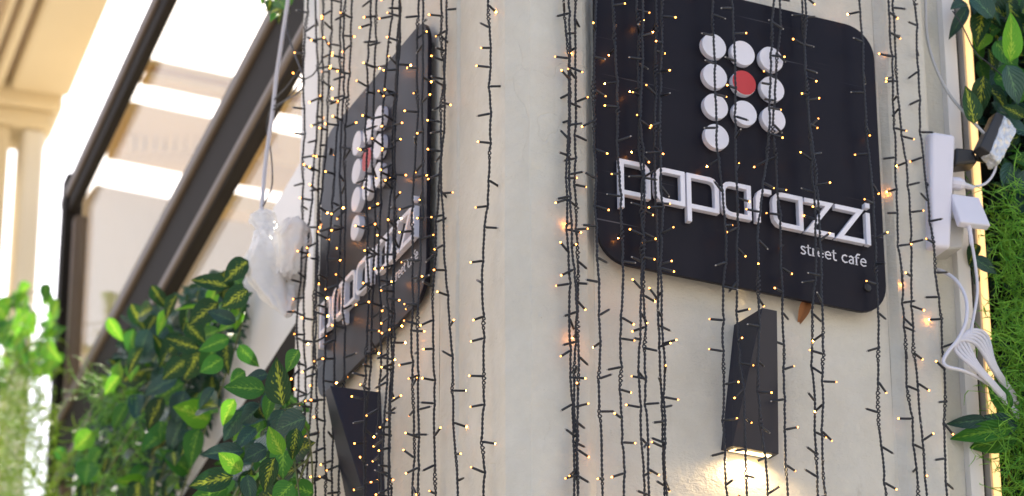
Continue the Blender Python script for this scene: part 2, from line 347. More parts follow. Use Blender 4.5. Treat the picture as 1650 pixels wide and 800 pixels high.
MB().hexa([(x, y, z) for z in (ZB, 3.2) for x, y in ((.25, .22), (4.0, .22), (4.0, 1.15), (.25, 1.15))]).build('core', M['roof'], cb, cbo)

# ------------------------------------------------------------------ glazed front beyond the left wall
gf = empty('glazed_front', W.P(1.6, 0, ZB), 'dark framed shopfront glazing running back from the white reveal', 'glass front')
gfo = W.P(1.6, 0, ZB)
def wb(name, m, a0, a1, o0, o1, z0, z1, bevel=.004, parent=None):
    return MB().box(W, a0, a1, o0, o1, z0, z1).build(name, m, parent or gf, gfo, bevel=bevel)
wb('top_rail', M['alu'], .08, 3.30, -.03, .0, 2.06, 2.19)
wb('top_rail_face', M['alu_light'], .08, 3.30, -.01, .010, 2.115, 2.15)
wb('mid_rail', M['alu'], .09, 3.20, -.04, -.005, 1.13, 1.33)
wb('mid_rail_face', M['alu_light'], .09, 3.20, -.02, .008, 1.33, 1.375, .008)
wb('mid_rail_lip', M['alu_light'], .09, 3.20, -.02, .004, 1.14, 1.18, .02)
wb('post', M['alu'], 3.20, 3.28, -.045, .01, .2, 2.20)
wb('post_face', M['alu_light'], 3.12, 3.17, -.05, -.01, .2, 2.02)
wb('pane', M['glass'], .10, 3.10, -.035, -.028, 1.33, 2.10, 0)
wb('pane', M['glass'], .10, 3.10, -.035, -.028, .82, 1.14, 0)
wb('fascia', M['white_wall'], .09, 1.7, -.05, -.0, .43, .82)
wb('sky_gap_filler', M['alu'], 1.71, 3.19, -.05, -.02, .43, .81)  # added dark panel, stops white sky showing between the leaves
wb('bottom_beam', M['alu'], .09, 3.2, -.06, .006, .335, .425)
wb('lower_panel', M['alu'], .09, 3.2, -.06, -.03, -.6, .335)

# cream neighbour beyond: pier, capital and long coffered soffit
nb = empty('cream_arcade', (1.0, 7.2, ZB), 'cream arcade far down the street with pier, capital and grooved soffit', 'building')
nbo = np.array([1.0, 7.2, ZB])
F2 = Frame((0, 0, 0), dW, nW)
def ptz(x, y, z):
    v = _f+(x-825)/FPX*_r+(400-y)/FPX*_u; return CAM+v*((z-CAM[2])/v[2])
e0, e1 = ptz(112, 160, 3.8), ptz(180, 0, 3.8)
dd = (e1-e0); dd[2] = 0; dd /= np.linalg.norm(dd); sd_ = np.array([dd[1], -dd[0], 0])
if sd_[0] > 0: sd_ = -sd_
N2 = Frame(e0, -dd, sd_)
def nbx(name, m, a0, a1, o0, o1, z0, z1, bevel=.02): return MB().box(N2, a0, a1, o0, o1, z0, z1).build(name, m, nb, nbo, bevel=bevel)
nbx('soffit', M['cream'], -7, .0, 0, .24, 0, .5)
nbx('soffit_rib', M['cream'], -7, .0, .275, .315, -.012, .3)
nbx('soffit_rib', M['cream'], -7, .0, .345, .37, -.012, .3)
nbx('soffit_recess', M['facade'], -7, .0, .24, .62, .05, .4)
nbx('soffit_rib', M['cream'], -7, .0, .62, .80, -.02, .3)
nbx('capital', M['cream'], .0, .30, .02, .60, -.055, .3)
nbx('capital', M['cream'], .02, .28, .05, .34, -.13, -.055, .02)
nbx('pier', M['cream_pale'], .04, .24, .08, .17, -8, -.13)
nbx('pier', M['cream'], .04, .24, .22, .30, -8, -.13)

# neighbouring frames seen through the glazing: parallel to the street front
tb = empty('terrace_frame', (3.2, 6.2, ZB), 'tan beamed terrace structure seen through the upper glass pane', 'terrace')
tbo = np.array([3.2, 6.2, ZB])
def band(name, m, px0, px1, py0, py1, y, th, zoff=0):
    Fy = Frame((0, y, 0), (1, 0, 0), (0, -1, 0)); (x0, z0) = Fy.co(px0, py1); (x1, z1) = Fy.co(px1, py0 + .17*(px1-px0)); (_, zt) = Fy.co(px0, py0)
    return MB().box(Fy, x0, x1+.6, -th, 0, z0, zt).build(name, m, tb, tbo, bevel=.01)
band('beam', M['tan'], 240, 400, 92, 104, 6.0, .08)
band('beam', M['tan'], 236, 400, 112, 124, 6.0, .08)
band('beam', M['tan'], 205, 520, 160, 216, 6.3, .25)
for k in range(16):
    q = Frame((0, 6.29, 0), (1, 0, 0), (0, -1, 0)); x, z = q.co(205+k*16, 216+.17*k*0)
    MB().box(q, x, x+.03, -.1, 0, z-.07, z-.004).build('dentil', M['tan'], tb, tbo)
band('wall', M['stone'], 140, 560, 292, 560, 6.6, .3)
band('beam', M['tan'], 330, 560, 300, 330, 6.2, .1)

# unseen building added across the lane for warm light on left wall and sign
ob = empty('added_bounce_building', (-9, 8, ZB), 'unseen tan rendered building with rows of windows, added across the lane for warm reflections', 'building'); obo = np.array([-9, 8, ZB])
OF = Frame((-9, 8, ZB), (0, 1, 0), (1, 0, 0))
MB().box(OF, -8, 22, -8, 0, 0, 17).build('wall', M['facade'], ob, obo)
MB().box(OF, -8.3, 22.3, -.2, .5, 16.6, 17.2).build('cornice', M['facade_trim'], ob, obo)
for fl in range(4):
    MB().box(OF, -8, 22, .003, .12, 3.7+fl*3.6, 3.95+fl*3.6).build('string_course', M['facade_trim'], ob, obo)
wm = None
for fl in range(4):
    for k in range(9):
        a = -7.0+k*3.3; z = 1.0+fl*3.6
        if wm is None:
            fb = MB().box(OF, 0, 1.5, .003, .09, 0, 2.2); o = fb.build('window_frame', M['facade_trim'], ob, OF.P(0, 0, 0)); wm = o.data; o.location = V(OF.P(a, 0, z)-obo)
            pb = MB().box(OF, .14, 1.36, .09, .10, .14, 2.06).build('pane', M['dark_glass'], o, OF.P(0, 0, 0)); wp = pb.data
        else:
            o = link('window_frame', wm, ob, OF.P(a, 0, z)-obo); link('pane', wp, o)

sb2 = empty('added_shade_building', (12, -17, ZB), 'unseen grey rendered building added behind the viewpoint to darken the right wall', 'building'); s2o = np.array([12, -17, ZB])  # unseen building added behind the camera, keeps sky light off the right wall
SF = Frame((12, -17, ZB), (1, 0, 0), (0, 1, 0))
MB().box(SF, -11, 24, -8, 0, 0, 13).build('wall', M['stone'], sb2, s2o)
MB().box(SF, -11.3, 24.3, -.2, .5, 12.7, 13.2).build('cornice', M['facade_trim'], sb2, s2o)
for fl in range(3):
    for k in range(9):
        o = link('window_frame', wm, sb2, SF.P(-10+k*3.6, 0, 1+fl*3.8)-s2o); o.rotation_euler = (0, 0, math.pi/2); o.location = V(SF.P(-8.5+k*3.6, 0, 1+fl*3.8)-s2o); link('pane', wp, o)

# ------------------------------------------------------------------ signs
def ribbon(path, wd, closed=False):
    """offset loops of a polyline with mitred joints -> (left side, right side)"""
    p = [np.array(q, float) for q in path]; n = len(p); a, b = [], []
    for i in range(n):
        d0 = p[i]-p[i-1] if (i > 0 or closed) else None; d1 = p[(i+1) % n]-p[i] if (i < n-1 or closed) else None
        if d0 is None: d0 = d1
        if d1 is None: d1 = d0
        d0 = d0/np.linalg.norm(d0); d1 = d1/np.linalg.norm(d1)
        n0 = np.array([-d0[1], d0[0]]); n1 = np.array([-d1[1], d1[0]]); m_ = n0+n1; m_ /= np.linalg.norm(m_)
        k = (wd/2)/max(.3, m_@n0); a.append(p[i]+m_*k); b.append(p[i]-m_*k)
    return a, b
def stroke(mb, path, wd, y0, y1, closed=False):
    if y0 < -.005: path = [(q[0]+.0032, q[1]+.0034) for q in path]
    a, b = ribbon(path, wd, closed); n = len(a); v = []
    for y in (y0, y1):
        v += [(q[0], y, q[1]) for q in a]+[(q[0], y, q[1]) for q in b]
    A0, B0, A1, B1 = 0, n, 2*n, 3*n; f = []
    for i in range(n if closed else n-1):
        j = (i+1) % n
        f += [(A0+i, B0+i, B0+j, A0+j), (A1+i, A1+j, B1+j, B1+i), (A0+i, A0+j, A1+j, A1+i), (B0+i, B1+i, B1+j, B0+j)]
    if not closed: f += [(A0, A1, B1, B0), (A0+n-1, B0+n-1, B1+n-1, A1+n-1)]
    mb.add(v, f)
def rc(x0, x1, z0, z1, r, which):
    """rectangle path (closed, ccw from bottom left) with the named corners rounded"""
    out = []
    for name, cx, cz, sx, sz in (('bl', x0, z0, 1, 1), ('br', x1, z0, -1, 1), ('tr', x1, z1, -1, -1), ('tl', x0, z1, 1, -1)):
        if name in which:
            c = (cx+sx*r, cz+sz*r); a0 = {'bl': 180, 'br': 270, 'tr': 0, 'tl': 90}[name]
            out += [(c[0]+r*math.cos(math.radians(a0+t)), c[1]+r*math.sin(math.radians(a0+t))) for t in (0, 30, 60, 90)]
        else: out.append((cx, cz))
    return out
S = .6; SW = .0092
ZL, ZH = .217*S+SW/2, .334*S-SW/2
def sign(name, label, loc, rotz):
    t = empty(name, loc, label, 'sign', 'cafe signs on the corner walls', rotz)
    # board
    rad = .062; poly = []
    for cx, cz, a0 in ((rad, rad, 180), (S-rad, rad, 270), (S-rad, S-rad, 0), (rad, S-rad, 90)):
        poly += [(cx+rad*math.cos(math.radians(a0+k*10)), cz+rad*math.sin(math.radians(a0+k*10))) for k in range(10)]
    MB().prism(poly, 0, .0085).build('board', M['board'], t, bevel=.0012)
    for x, z in ((.05, .05), (S-.042, .05), (.05, S-.05), (S-.042, S-.05)):
        if (x < .1) == (z > .3): MB().tube([(x, -.004, z), (x, -.0002, z)], [.0070, .0078], 20).build('bolt', M['peg'], t, bevel=.001)
        MB().tube([(x, .0086, z), (x, .036 if rotz == 0 else .0215, z)], .011, 16).build('standoff', M['peg'], t)
    # discs
    for i, j in [(0, 0), (0, 1), (0, 2), (0, 3), (1, 0), (1, 1), (1, 2), (2, 0), (2, 1), (2, 2)]:
        x, z = .243+i*.0609, .4785-j*.0628+(-.001 if i == 1 else 0); mb = MB()
        mb.tube([(x, -.0130, z), (x, -.0005, z)], .0253, 40); d = mb.build('disc', M['letter'], t, bevel=.0008)
        if (i, j) == (1, 1):
            d['label'] = 'disc with a red face'
            MB().tube([(x, -.0139, z), (x, -.0131, z)], .0247, 40).build('red_face', M['red'], d)
    # raised letters
    D0, D1 = -.0120, -.0005
    def letter(ch, strokes):
        mb = MB()
        for path, cl in strokes: stroke(mb, path, SW, D0, D1, cl)
        mb.build('letter_'+ch, M['letter'], t, bevel=.0004, seg=1)
    h = SW/2
    def P(x0, x1): 
        a, b = x0*S+h, x1*S-h; bowl = rc(a, b, ZL, ZH, .014, ('tr',))
        letter('p', [([(a, .172*S), (a, ZL-h)], False), (bowl, True)])
    def A(x0, x1): letter('a', [(rc(x0*S+h, x1*S-h, ZL, ZH, .016, ('tl', 'bl')), True)])
    P(.062, .167); A(.181, .285); P(.291, .402); A(.409, .514)
    a, b = .530*S+h, .586*S; letter('r', [([(a, ZL-h), (a, ZH-.016), (a+.004, ZH-.006), (a+.012, ZH), (b, ZH)], False)])
    A(.588, .696)
    def Z(x0, x1): letter('z', [([(x0*S, ZH), (x1*S-.008, ZH), (x0*S+.008, ZL), (x1*S, ZL)], False)])
    Z(.702, .805); Z(.811, .914)
    mb = MB(); a = .928*S; stroke(mb, [(a, ZL-h), (a, ZH)], SW, D0, D1); stroke(mb, [(a, ZH+.010), (a, ZH+.020)], SW*1.1, D0, D1); mb.build('letter_i', M['letter'], t, bevel=.0004, seg=1)
    # small printed words
    G = {'s': ([([(.42, .84), (.30, .98), (.14, .96), (.07, .80), (.13, .62), (.34, .44), (.42, .24), (.34, .06), (.18, .0), (.04, .12)], .12)], .50),
         't': ([([(.16, 1.32), (.16, .2), (.24, .04), (.40, .06)], .12), ([(.0, .97), (.38, .97)], .07)], .42),
         'r': ([([(.13, 1.0), (.13, 0)], .14), ([(.13, .74), (.26, .96), (.42, .96)], .10), ([(.02, .02), (.25, .02)], .06)], .45),
         'e': ([([(.10, .54), (.52, .54), (.50, .80), (.33, .99), (.16, .86), (.08, .54), (.12, .20), (.30, .01), (.53, .14)], .10)], .62),
         'c': ([([(.50, .86), (.34, .99), (.16, .86), (.08, .52), (.14, .18), (.32, .01), (.52, .12)], .12)], .58),
         'a': ([([(.10, .86), (.26, .99), (.42, .84), (.42, .0)], .13), ([(.42, .58), (.20, .50), (.08, .30), (.12, .08), (.26, .02), (.42, .16)], .10)], .56),
         'f': ([([(.14, 0), (.14, 1.15), (.26, 1.42), (.46, 1.40)], .13), ([(.0, .97), (.38, .97)], .07), ([(.03, .02), (.26, .02)], .06)], .42), ' ': ([], .36)}
    mb = MB(); x = 0; k = 1.0
    tot = sum(G[c][1] for c in 'street cafe'); k = (.934-.697)*S/tot
    for c in 'street cafe':
        for path, wd in G[c][0]: stroke(mb, [(.697*S+(x+q[0])*k, (.155*S)+q[1]*.0155) for q in path], wd*k*.76, -.0012, -.0001)
        x += G[c][1]
    mb.build('small_lettering', M['print'], t)
    return t
sign('cafe_sign', 'square black cafe sign facing us on the right wall', R.P(.13998, 0, 0), 0)
sign('cafe_sign', 'steeply foreshortened cafe sign on the left wall behind many light strings', L.P(.4353+.6, 0, .0796), LA+math.pi)

# ------------------------------------------------------------------ wedge wall lamps
def wall_lamp(label, loc, rotz, mir):
    t = empty('wall_lamp', loc, label, 'wall lamp', 'wedge shaped wall lamps under the signs', rotz); s = -1 if mir else 1
    P = {'b': [(-.052, 0, 0), (.049, 0, 0), (.051, -.028, 0), (-.044, -.028, 0)], 't': [(-.017, 0, .250), (.034, 0, .250), (.025, -.085, .252), (-.006, -.085, .252)]}
    mb = MB().hexa([(s*x, y-.0005, z) for x, y, z in P['b']+P['t']]); mb.build('housing', M['lamp'], t, bevel=.0012)
    MB().add([(s*x, y, -.0012) for x, y in ((-.040, -.006), (.040, -.006), (.041, -.021), (-.034, -.021))], [(0, 1, 2, 3)]).build('lower_diffuser', M['glow'], t)
    MB().add([(s*x, y, .2535) for x, y in ((-.004, -.004), (.008, -.004), (.008, -.018), (-.004, -.018))], [(0, 1, 2, 3)]).build('upper_diffuser', M['glow'], t)
    for nm, x, y, z, up, e, ang, bl in (('down_light', 0, -.024, -.004, False, .75, 166, .5), ('up_light', .0, -.008, .257, True, .10, 44, .5)):
        ld = bpy.data.lights.new(nm, 'SPOT'); ld.energy = e; ld.color = (1, .68, .32); ld.spot_size = math.radians(ang); ld.spot_blend = bl; ld.shadow_soft_size = .004
        lo = bpy.data.objects.new(nm, ld); col.objects.link(lo); lo.parent = t; lo.location = (s*x, y, z); lo.rotation_euler = (math.radians(180 if up else 0)+(.12 if up else -.12), 0, 0)
    return t
wall_lamp('dark wedge shaped wall lamp glowing onto the plaster below the right sign', R.P(.450, -.035, -.309), 0, False)
ll = wall_lamp('dark wedge shaped wall lamp in side view under the left sign', L.P(L.co(614, 630, -.022)[0]+.017, -.022, -.255), LA+math.pi, True); ll.scale = (1.0, 1.18, 1.0)

# ------------------------------------------------------------------ light strings
def socket_mesh():
    mb = MB(); mb.tube([(0, 0, 0), (.003, 0, 0), (.0045, 0, 0), (.0240, 0, 0), (.0250, 0, 0)], [.0014, .0017, .0024, .0022, .0016], 8)
    me = mesh('socket', mb.v, mb.f, M['socket'], True); return me
def bulb_mesh(m):
    mb = MB(); mb.tube([(.0248, 0, 0), (.0257, 0, 0), (.0271, 0, 0), (.0279, 0, 0)], [.0012, .0015, .0014, .0005], 8)
    return mesh('bulb', mb.v, mb.f, m, True)
SOCK, BULB, BDIM, BHOT, BOFF = socket_mesh(), bulb_mesh(M['bulb']), bulb_mesh(M['bulb_dim']), bulb_mesh(M['bulb_bright']), bulb_mesh(M['bulb_off'])
YS = (0, 200, 400, 600, 800)
def light_string(fr, xs, out, label, group, lit=.72, seed=0):
    r_ = random.Random(seed)
    nodes = [fr.at(x, y, out+r_.uniform(-.004, .004)) for x, y in zip(xs, YS)]
    nodes = nodes[::-1]
    lo = nodes[0]+(nodes[0]-nodes[1])*.2-UP*.22; hi = nodes[-1]+(nodes[-1]-nodes[-2])*.2+UP*.25
    pts = spline([lo]+nodes+[hi], 60)
    seglen = np.linalg.norm(np.diff(pts, axis=0), axis=1); s = np.concatenate([[0], np.cumsum(seglen)]); tot = s[-1]
    step = .0027; ss = np.arange(0, tot, step); base = np.stack([np.interp(ss, s, pts[:, k]) for k in range(3)], 1)
    # lamp positions
    leds = []; q = r_.uniform(.01, .05); side = r_.choice((-1, 1)); vr = _r.copy(); vr[2] = 0; vr /= np.linalg.norm(vr)
    while q < tot-.01:
        if r_.random() < .78: side = -side
        if fr is R: a = (0 if side > 0 else math.pi)+r_.gauss(0, .55)
        else: a = math.atan2(vr[1], vr[0])+(0 if side > 0 else math.pi)+r_.gauss(0, .75)
        el = r_.gauss(-.05, .33)
        d = np.array([math.cos(a)*math.cos(el), math.sin(a)*math.cos(el), math.sin(el)])
        if d@fr.n < -.8: d = d-2*(d@fr.n)*fr.n
        hot = r_.random() < .08
        if hot: d = -fr.n*.9+fr.d*r_.uniform(-.7, .7)+UP*r_.uniform(-.4, .3); d /= np.linalg.norm(d)
        leds.append((q, d, hot)); q += .056*r_.uniform(.72, 1.28)
    # kinks away from each lamp and slow wander
    off = np.zeros_like(base)
    for q, d, hot in leds: off += (-d*[1, 1, 0]*r_.uniform(.0005, .0026))[None]*np.exp(-((ss-q)/.010)**2)[:, None]
    for k in range(3):
        for fq, am in ((4, .0035), (9, .0026), (19, .0015), (43, .0006)): off[:, k] += (0 if k == 2 else am)*np.sin(ss*fq*r_.uniform(.8, 1.2)+r_.uniform(0, 6))
    base = base+off
    gap = np.full(len(ss), .00128)
    for _ in range(r_.randint(5, 9)):
        c = r_.uniform(0, tot); gap += r_.uniform(.0006, .0026)*np.exp(-((ss-c)/r_.uniform(.006, .015))**2)
    ph = 2*math.pi*ss/.0175; ph = ph+.8*np.sin(ss*21+r_.uniform(0, 6))+r_.uniform(0, 6)
    X = np.array([1, 0, 0]); Y = np.array([0, 1, 0]); origin = base[0]
    t = empty('fairy_light_string', origin, label, 'light string', group)
    verts, faces = [], []; k = 5; ang = np.linspace(0, 2*math.pi, k, endpoint=False)
    for w_ in (0, math.pi):
        c = base+gap[:, None]*(np.cos(ph+w_)[:, None]*X+np.sin(ph+w_)[:, None]*Y)-origin
        tg = np.gradient(c, axis=0); tg /= np.linalg.norm(tg, axis=1)[:, None]
        a = np.cross(tg, Y[None]); a /= np.linalg.norm(a, axis=1)[:, None]; b = np.cross(tg, a)
        v = c[:, None, :]+.0014*(np.cos(ang)[None, :, None]*a[:, None, :]+np.sin(ang)[None, :, None]*b[:, None, :])
        b0 = len(verts); n = len(c); verts += v.reshape(-1, 3).tolist()
        for i in range(n-1):
            for j in range(k): faces.append((b0+i*k+j, b0+i*k+(j+1) % k, b0+(i+1)*k+(j+1) % k, b0+(i+1)*k+j))
    me = bpy.data.meshes.new('twisted_cable'); me.from_pydata(verts, [], faces); me.materials.append(M['wire']); me.polygons.foreach_set('use_smooth', [True]*len(faces))
    link('twisted_cable', me, t)
    for q, d, hot in leds:
        p = np.array([np.interp(q, ss, base[:, k]) for k in range(3)])-origin
        o = link('lamp_socket', SOCK, t, p); o.rotation_mode = 'QUATERNION'; o.rotation_quaternion = Vector((1, 0, 0)).rotation_difference(V(d))
        link('bulb', BHOT if hot else (r_.choice((BULB, BULB, BDIM)) if r_.random() < lit else BOFF), o)
    return t
GR = 'strings of warm fairy lights hanging on the right face'; GL = 'strings of warm fairy lights hanging on the left face'
right = [
 ((911, 915, 919, 921, 923), .002, 'leftmost string of the thick bundle between the pilaster edge and right sign'),
 ((921, 920, 924, 926, 928), .006, 'middle string of the thick bundle left of the right sign'),
 ((925, 930, 931, 926, 930), -.002, 'rightmost string of the thick bundle left of the right sign'),
 ((959, 961, 964, 967, 969), .030, 'string running down the very left edge of the right sign'),
 ((990, 994, 999, 1001, 1005), .034, 'string crossing the stem of the first raised letter on the right sign'),
 ((1027, 1027, 1031, 1033, 1039), .028, 'left string of the loose four over the first two letters of the right sign'),
 ((1035, 1038, 1041, 1042, 1041), .036, 'second string of the loose four over the first two letters of the right sign'),
 ((1058, 1060, 1060, 1064, 1070), .026, 'third string of the loose four over the first two letters of the right sign'),
 ((1070, 1066, 1066, 1069, 1075), .038, 'fourth string of the loose four over the first two letters of the right sign'),
 ((1149, 1151, 1165, 1168, 1175), .036, 'string crossing the left column of white discs on the right sign'),
 ((1182, 1187, 1191, 1194, 1199), .036, 'string crossing the middle column of discs past the red one'),
 ((1242, 1245, 1225, 1221, 1236), .050, 'string swinging left across the right column of discs and the lamp'),
 ((1259, 1250, 1256, 1260, 1266), .026, 'string just right of the wall lamp below the right sign'),
 ((1294, 1303, 1311, 1314, 1320), .030, 'left string of the pair crossing the first letter z of the right sign'),
 ((1299, 1306, 1319, 1323, 1331), .052, 'right string of the pair crossing the first letter z of the right sign'),
 ((1381, 1392, 1411, 1417, 1432), .028, 'string crossing the letter i near the right edge of the right sign'),
 ((1429, 1441, 1454, 1463, 1476), .002, 'left string of the three on the pilaster right of the right sign'),
 ((1438, 1450, 1469, 1480, 1495), .006, 'middle string of the three on the pilaster right of the right sign'),
 ((1475, 1487, 1502, 1514, 1528), .004, 'outermost string on the pilaster edge beside the white power sockets')]
for i, (xs, o, lab) in enumerate(right): light_string(R, xs, o, lab, GR, seed=100+i, lit=.52)
left = [
 ((497, 490, 483, 480, 476), .05, 'outermost string hanging in front of the white plastic bag'),
 ((510, 506, 497, 492, 490), .03, 'second string in from the bag, over the white reveal'),
 ((521, 517, 507, 503, 501), .04, 'string at the far edge of the left wall just outside the left sign'),
 ((533, 525, 516, 512, 509), .05, 'string along the far left edge of the left sign'),
 ((548, 542, 532, 526, 522), .045, 'string crossing the first letters at the low end of the left sign'),
 ((560, 552, 546, 539, 534), .055, 'string between the far edge and the discs of the left sign'),
 ((568, 560, 553, 550, 547), .04, 'string beside the lowest white disc of the left sign'),
 ((598, 593, 591, 587, 582), .05, 'left string of the pair over the red disc of the left sign'),
 ((607, 602, 598, 594, 591), .04, 'right string of the pair over the red disc of the left sign'),
 ((628, 619, 615, 614, 611), .045, 'string just right of the discs of the left sign'),
 ((638, 632, 626, 624, 621), .055, 'left string of the dense trio in the middle of the left sign'),
 ((641, 638, 637, 631, 629), .04, 'right string of the dense trio in the middle of the left sign'),
 ((645, 635, 633, 628, 630), .05, 'centre string of the dense trio in the middle of the left sign'),
 ((675, 672, 669, 667, 664), .05, 'left string of the double run down the near edge of the left sign'),
 ((680, 679, 677, 674, 674), .055, 'right string of the double run down the near edge of the left sign'),
 ((707, 712, 705, 701, 700), .0, 'left string of the pair on the bare plaster right of the left sign'),
 ((716, 713, 722, 727, 737), .005, 'right string of the pair on the bare plaster right of the left sign'),
 ((789, 790, 784, 779, 774), .01, 'lone string hanging before the corner pilaster between both signs')]
for i, (xs, o, lab) in enumerate(left): light_string(L, xs, o, lab, GL, seed=300+i, lit=.66)

# ------------------------------------------------------------------ leaves and plants
def leaf_mesh(name, m, wd=.62, droop=.25, fold=.18, seed=0):
    r_ = random.Random(seed); n, k = 9, 4; v, f, uv = [], [], []
    for i in range(n+1):
        t = i/n; half = wd*.5*(math.sin(math.pi*min(1, t**.78*1.02))**.75 if 0 < t < 1 else .0)*(1-.18*t)
        for j in range(-k, k+1):
            s = j/k; y = s*half; wv = .018*math.sin(t*11+s*3+seed)*abs(s)
            z = fold*abs(s)*half-droop*t*t+wv; v.append((t, y, z)); uv.append((.5+s*.5, t))
    c = 2*k+1
    for i in range(n):
        for j in range(2*k): f.append((i*c+j, i*c+j+1, (i+1)*c+j+1, (i+1)*c+j))
    # petiole
    return mesh(name, v, f, m, True, uv)
LEAF = {k: [leaf_mesh('leaf_'+k, LM[k], wd, dr, fo, sd__) for wd, dr, fo, sd__ in ((.70, .22, .35, 1), (.62, .34, .45, 2), (.80, .12, .25, 3))] for k in LM}
def orient(axis, normal):
    x = Vector(axis).normalized(); z = Vector(normal); z = (z-x*z.dot(x))
    if z.length < 1e-3: z = Vector((0, 0, 1))
    z.normalize(); y = z.cross(x); return Matrix((x, y, z)).transposed().to_quaternion()
def inpoly(x, y, p):
    c = False; j = len(p)-1
    for i in range(len(p)):
        if (p[i][1] > y) != (p[j][1] > y) and x < (p[j][0]-p[i][0])*(y-p[i][1])/(p[j][1]-p[i][1])+p[i][0]: c = not c
        j = i
    return c
def plant(name, label, cat, fr, poly, out, n, size, mix_, seed, group=None, stems=6, face=.9):
    r_ = random.Random(seed); xs = [p[0] for p in poly]; ys = [p[1] for p in poly]
    base = fr.at(sum(xs)/len(xs), max(ys), (out[0]+out[1])/2)
    t = empty(name, base, label, cat, group); keys = [k for k, w_ in mix_ for _ in range(w_)]; pts = []
    tries = 0; made = 0
    while made < n and tries < 60*n:
        tries += 1; x, y = r_.uniform(min(xs), max(xs)), r_.uniform(min(ys), max(ys))
        if not inpoly(x, y, poly): continue
        o = r_.uniform(*out); p = fr.at(x, y, o)-base; pts.append(p); sz = size*r_.uniform(.6, 1.25)
        ax = UP*r_.uniform(-1.0, .15)+fr.d*r_.uniform(-.9, .9)+fr.n*r_.uniform(-.1, .5)
        nr = fr.n*face*r_.uniform(.2, .9)+UP*r_.uniform(-.3, .6)+fr.d*r_.uniform(-.9, .3)+np.array([-.35, -.75, -.1])*r_.uniform(.3, 1.4)
        lf = link('leaf', r_.choice(LEAF[r_.choice(keys)]), t, p-sz*.4*ax/np.linalg.norm(ax)); lf.rotation_mode = 'QUATERNION'; lf.rotation_quaternion = orient(ax, nr); lf.scale = (sz, sz, sz); made += 1
    mb = MB()
    for s_ in range(stems):
        q = sorted(r_.sample(pts, min(5, len(pts))), key=lambda a: -a[2]); mb.tube(spline([a-fr.n*.02 for a in q], 6), .0018, 6)
    if stems: mb.build('stem', M['stem'], t, kind='stuff')
    return t
def small_leaves(parent, fr, poly, out, n, size, seed, m, name='small_foliage'):
    """dense filler of leaflets, one part"""
    r_ = random.Random(seed); xs = [p[0] for p in poly]; ys = [p[1] for p in poly]; v, f, uv = [], [], []; o0 = np.array(parent.location)
    made = 0
    while made < n:
        x, y = r_.uniform(min(xs), max(xs)), r_.uniform(min(ys), max(ys))
        if not inpoly(x, y, poly): continue
        made += 1; p = fr.at(x, y, r_.uniform(*out))-o0; a = np.array([r_.gauss(0, 1), r_.gauss(0, 1), r_.gauss(-.6, .7)]); a /= np.linalg.norm(a)
        b = np.cross(a, [r_.gauss(0, 1), r_.gauss(0, 1), r_.gauss(0, 1)]); b /= np.linalg.norm(b); s = size*r_.uniform(.6, 1.3); c = np.cross(a, b)
        n0 = len(v); v += [p, p+a*s*.35+b*s*.22+c*s*.05, p+a*s*.75+b*s*.16, p+a*s, p+a*s*.75-b*s*.16, p+a*s*.35-b*s*.22+c*s*.05]
        f += [(n0, n0+1, n0+2, n0+3), (n0, n0+3, n0+4, n0+5)]; uv += [(.5, 0), (1, .35), (.9, .75), (.5, 1), (.1, .75), (0, .35)]
    o = link(name, mesh(name, v, f, m, False, uv), parent); o['kind'] = 'stuff'; return o
def fern(parent, fr, poly, out, n, length, rad, seed, m, name='fern_strands', down=.6):
    """wiry artificial fern: curling strands with side sprigs, one part"""
    r_ = random.Random(seed); xs = [p[0] for p in poly]; ys = [p[1] for p in poly]; v, f = [], []; o0 = np.array(parent.location); made = 0
    def strand(p, d, ln, rd, segs, sprig):
        c = np.array([r_.gauss(0, 1), r_.gauss(0, 1), r_.gauss(0, 1)])*2.2; st = ln/segs; d = d/np.linalg.norm(d); ring = None
        for i in range(segs+1):
            rr = rd*(1-.75*i/segs); a = np.cross(d, [.3, .5, .8]); a /= np.linalg.norm(a)+1e-9; b = np.cross(d, a); n0 = len(v)
            for q in (0, 2.094, 4.189): v.append(p+rr*(math.cos(q)*a+math.sin(q)*b))
            if ring is not None:
                for j in range(3): f.append((ring+j, ring+(j+1) % 3, n0+(j+1) % 3, n0+j))
            ring = n0
            if sprig and i > 0 and r_.random() < .8:
                sd2 = d*.5+np.array([r_.gauss(0, 1), r_.gauss(0, 1), r_.gauss(0, 1)])*.6; strand(p.copy(), sd2, ln*.28, rd*.8, 3, False)
            d = d+np.cross(c, d)*st*6+np.array([r_.gauss(0, .18), r_.gauss(0, .18), r_.gauss(-.05, .18)]); d /= np.linalg.norm(d); p = p+d*st
    while made < n:
        x, y = r_.uniform(min(xs), max(xs)), r_.uniform(min(ys), max(ys))
        if not inpoly(x, y, poly): continue
        made += 1; p = fr.at(x, y, r_.uniform(*out))-o0
        d = fr.n*r_.uniform(0, .7)+fr.d*r_.uniform(-.8, .8)-UP*r_.uniform(-.3, 1)*down*1.5
        strand(p, d, length*r_.uniform(.6, 1.3), rad, 6, True)
    me = bpy.data.meshes.new(name); me.from_pydata([tuple(q) for q in v], [], f); me.materials.append(m); me.polygons.foreach_set('use_smooth', [True]*len(f))
    o = link(name, me, parent); o['kind'] = 'stuff'; return o

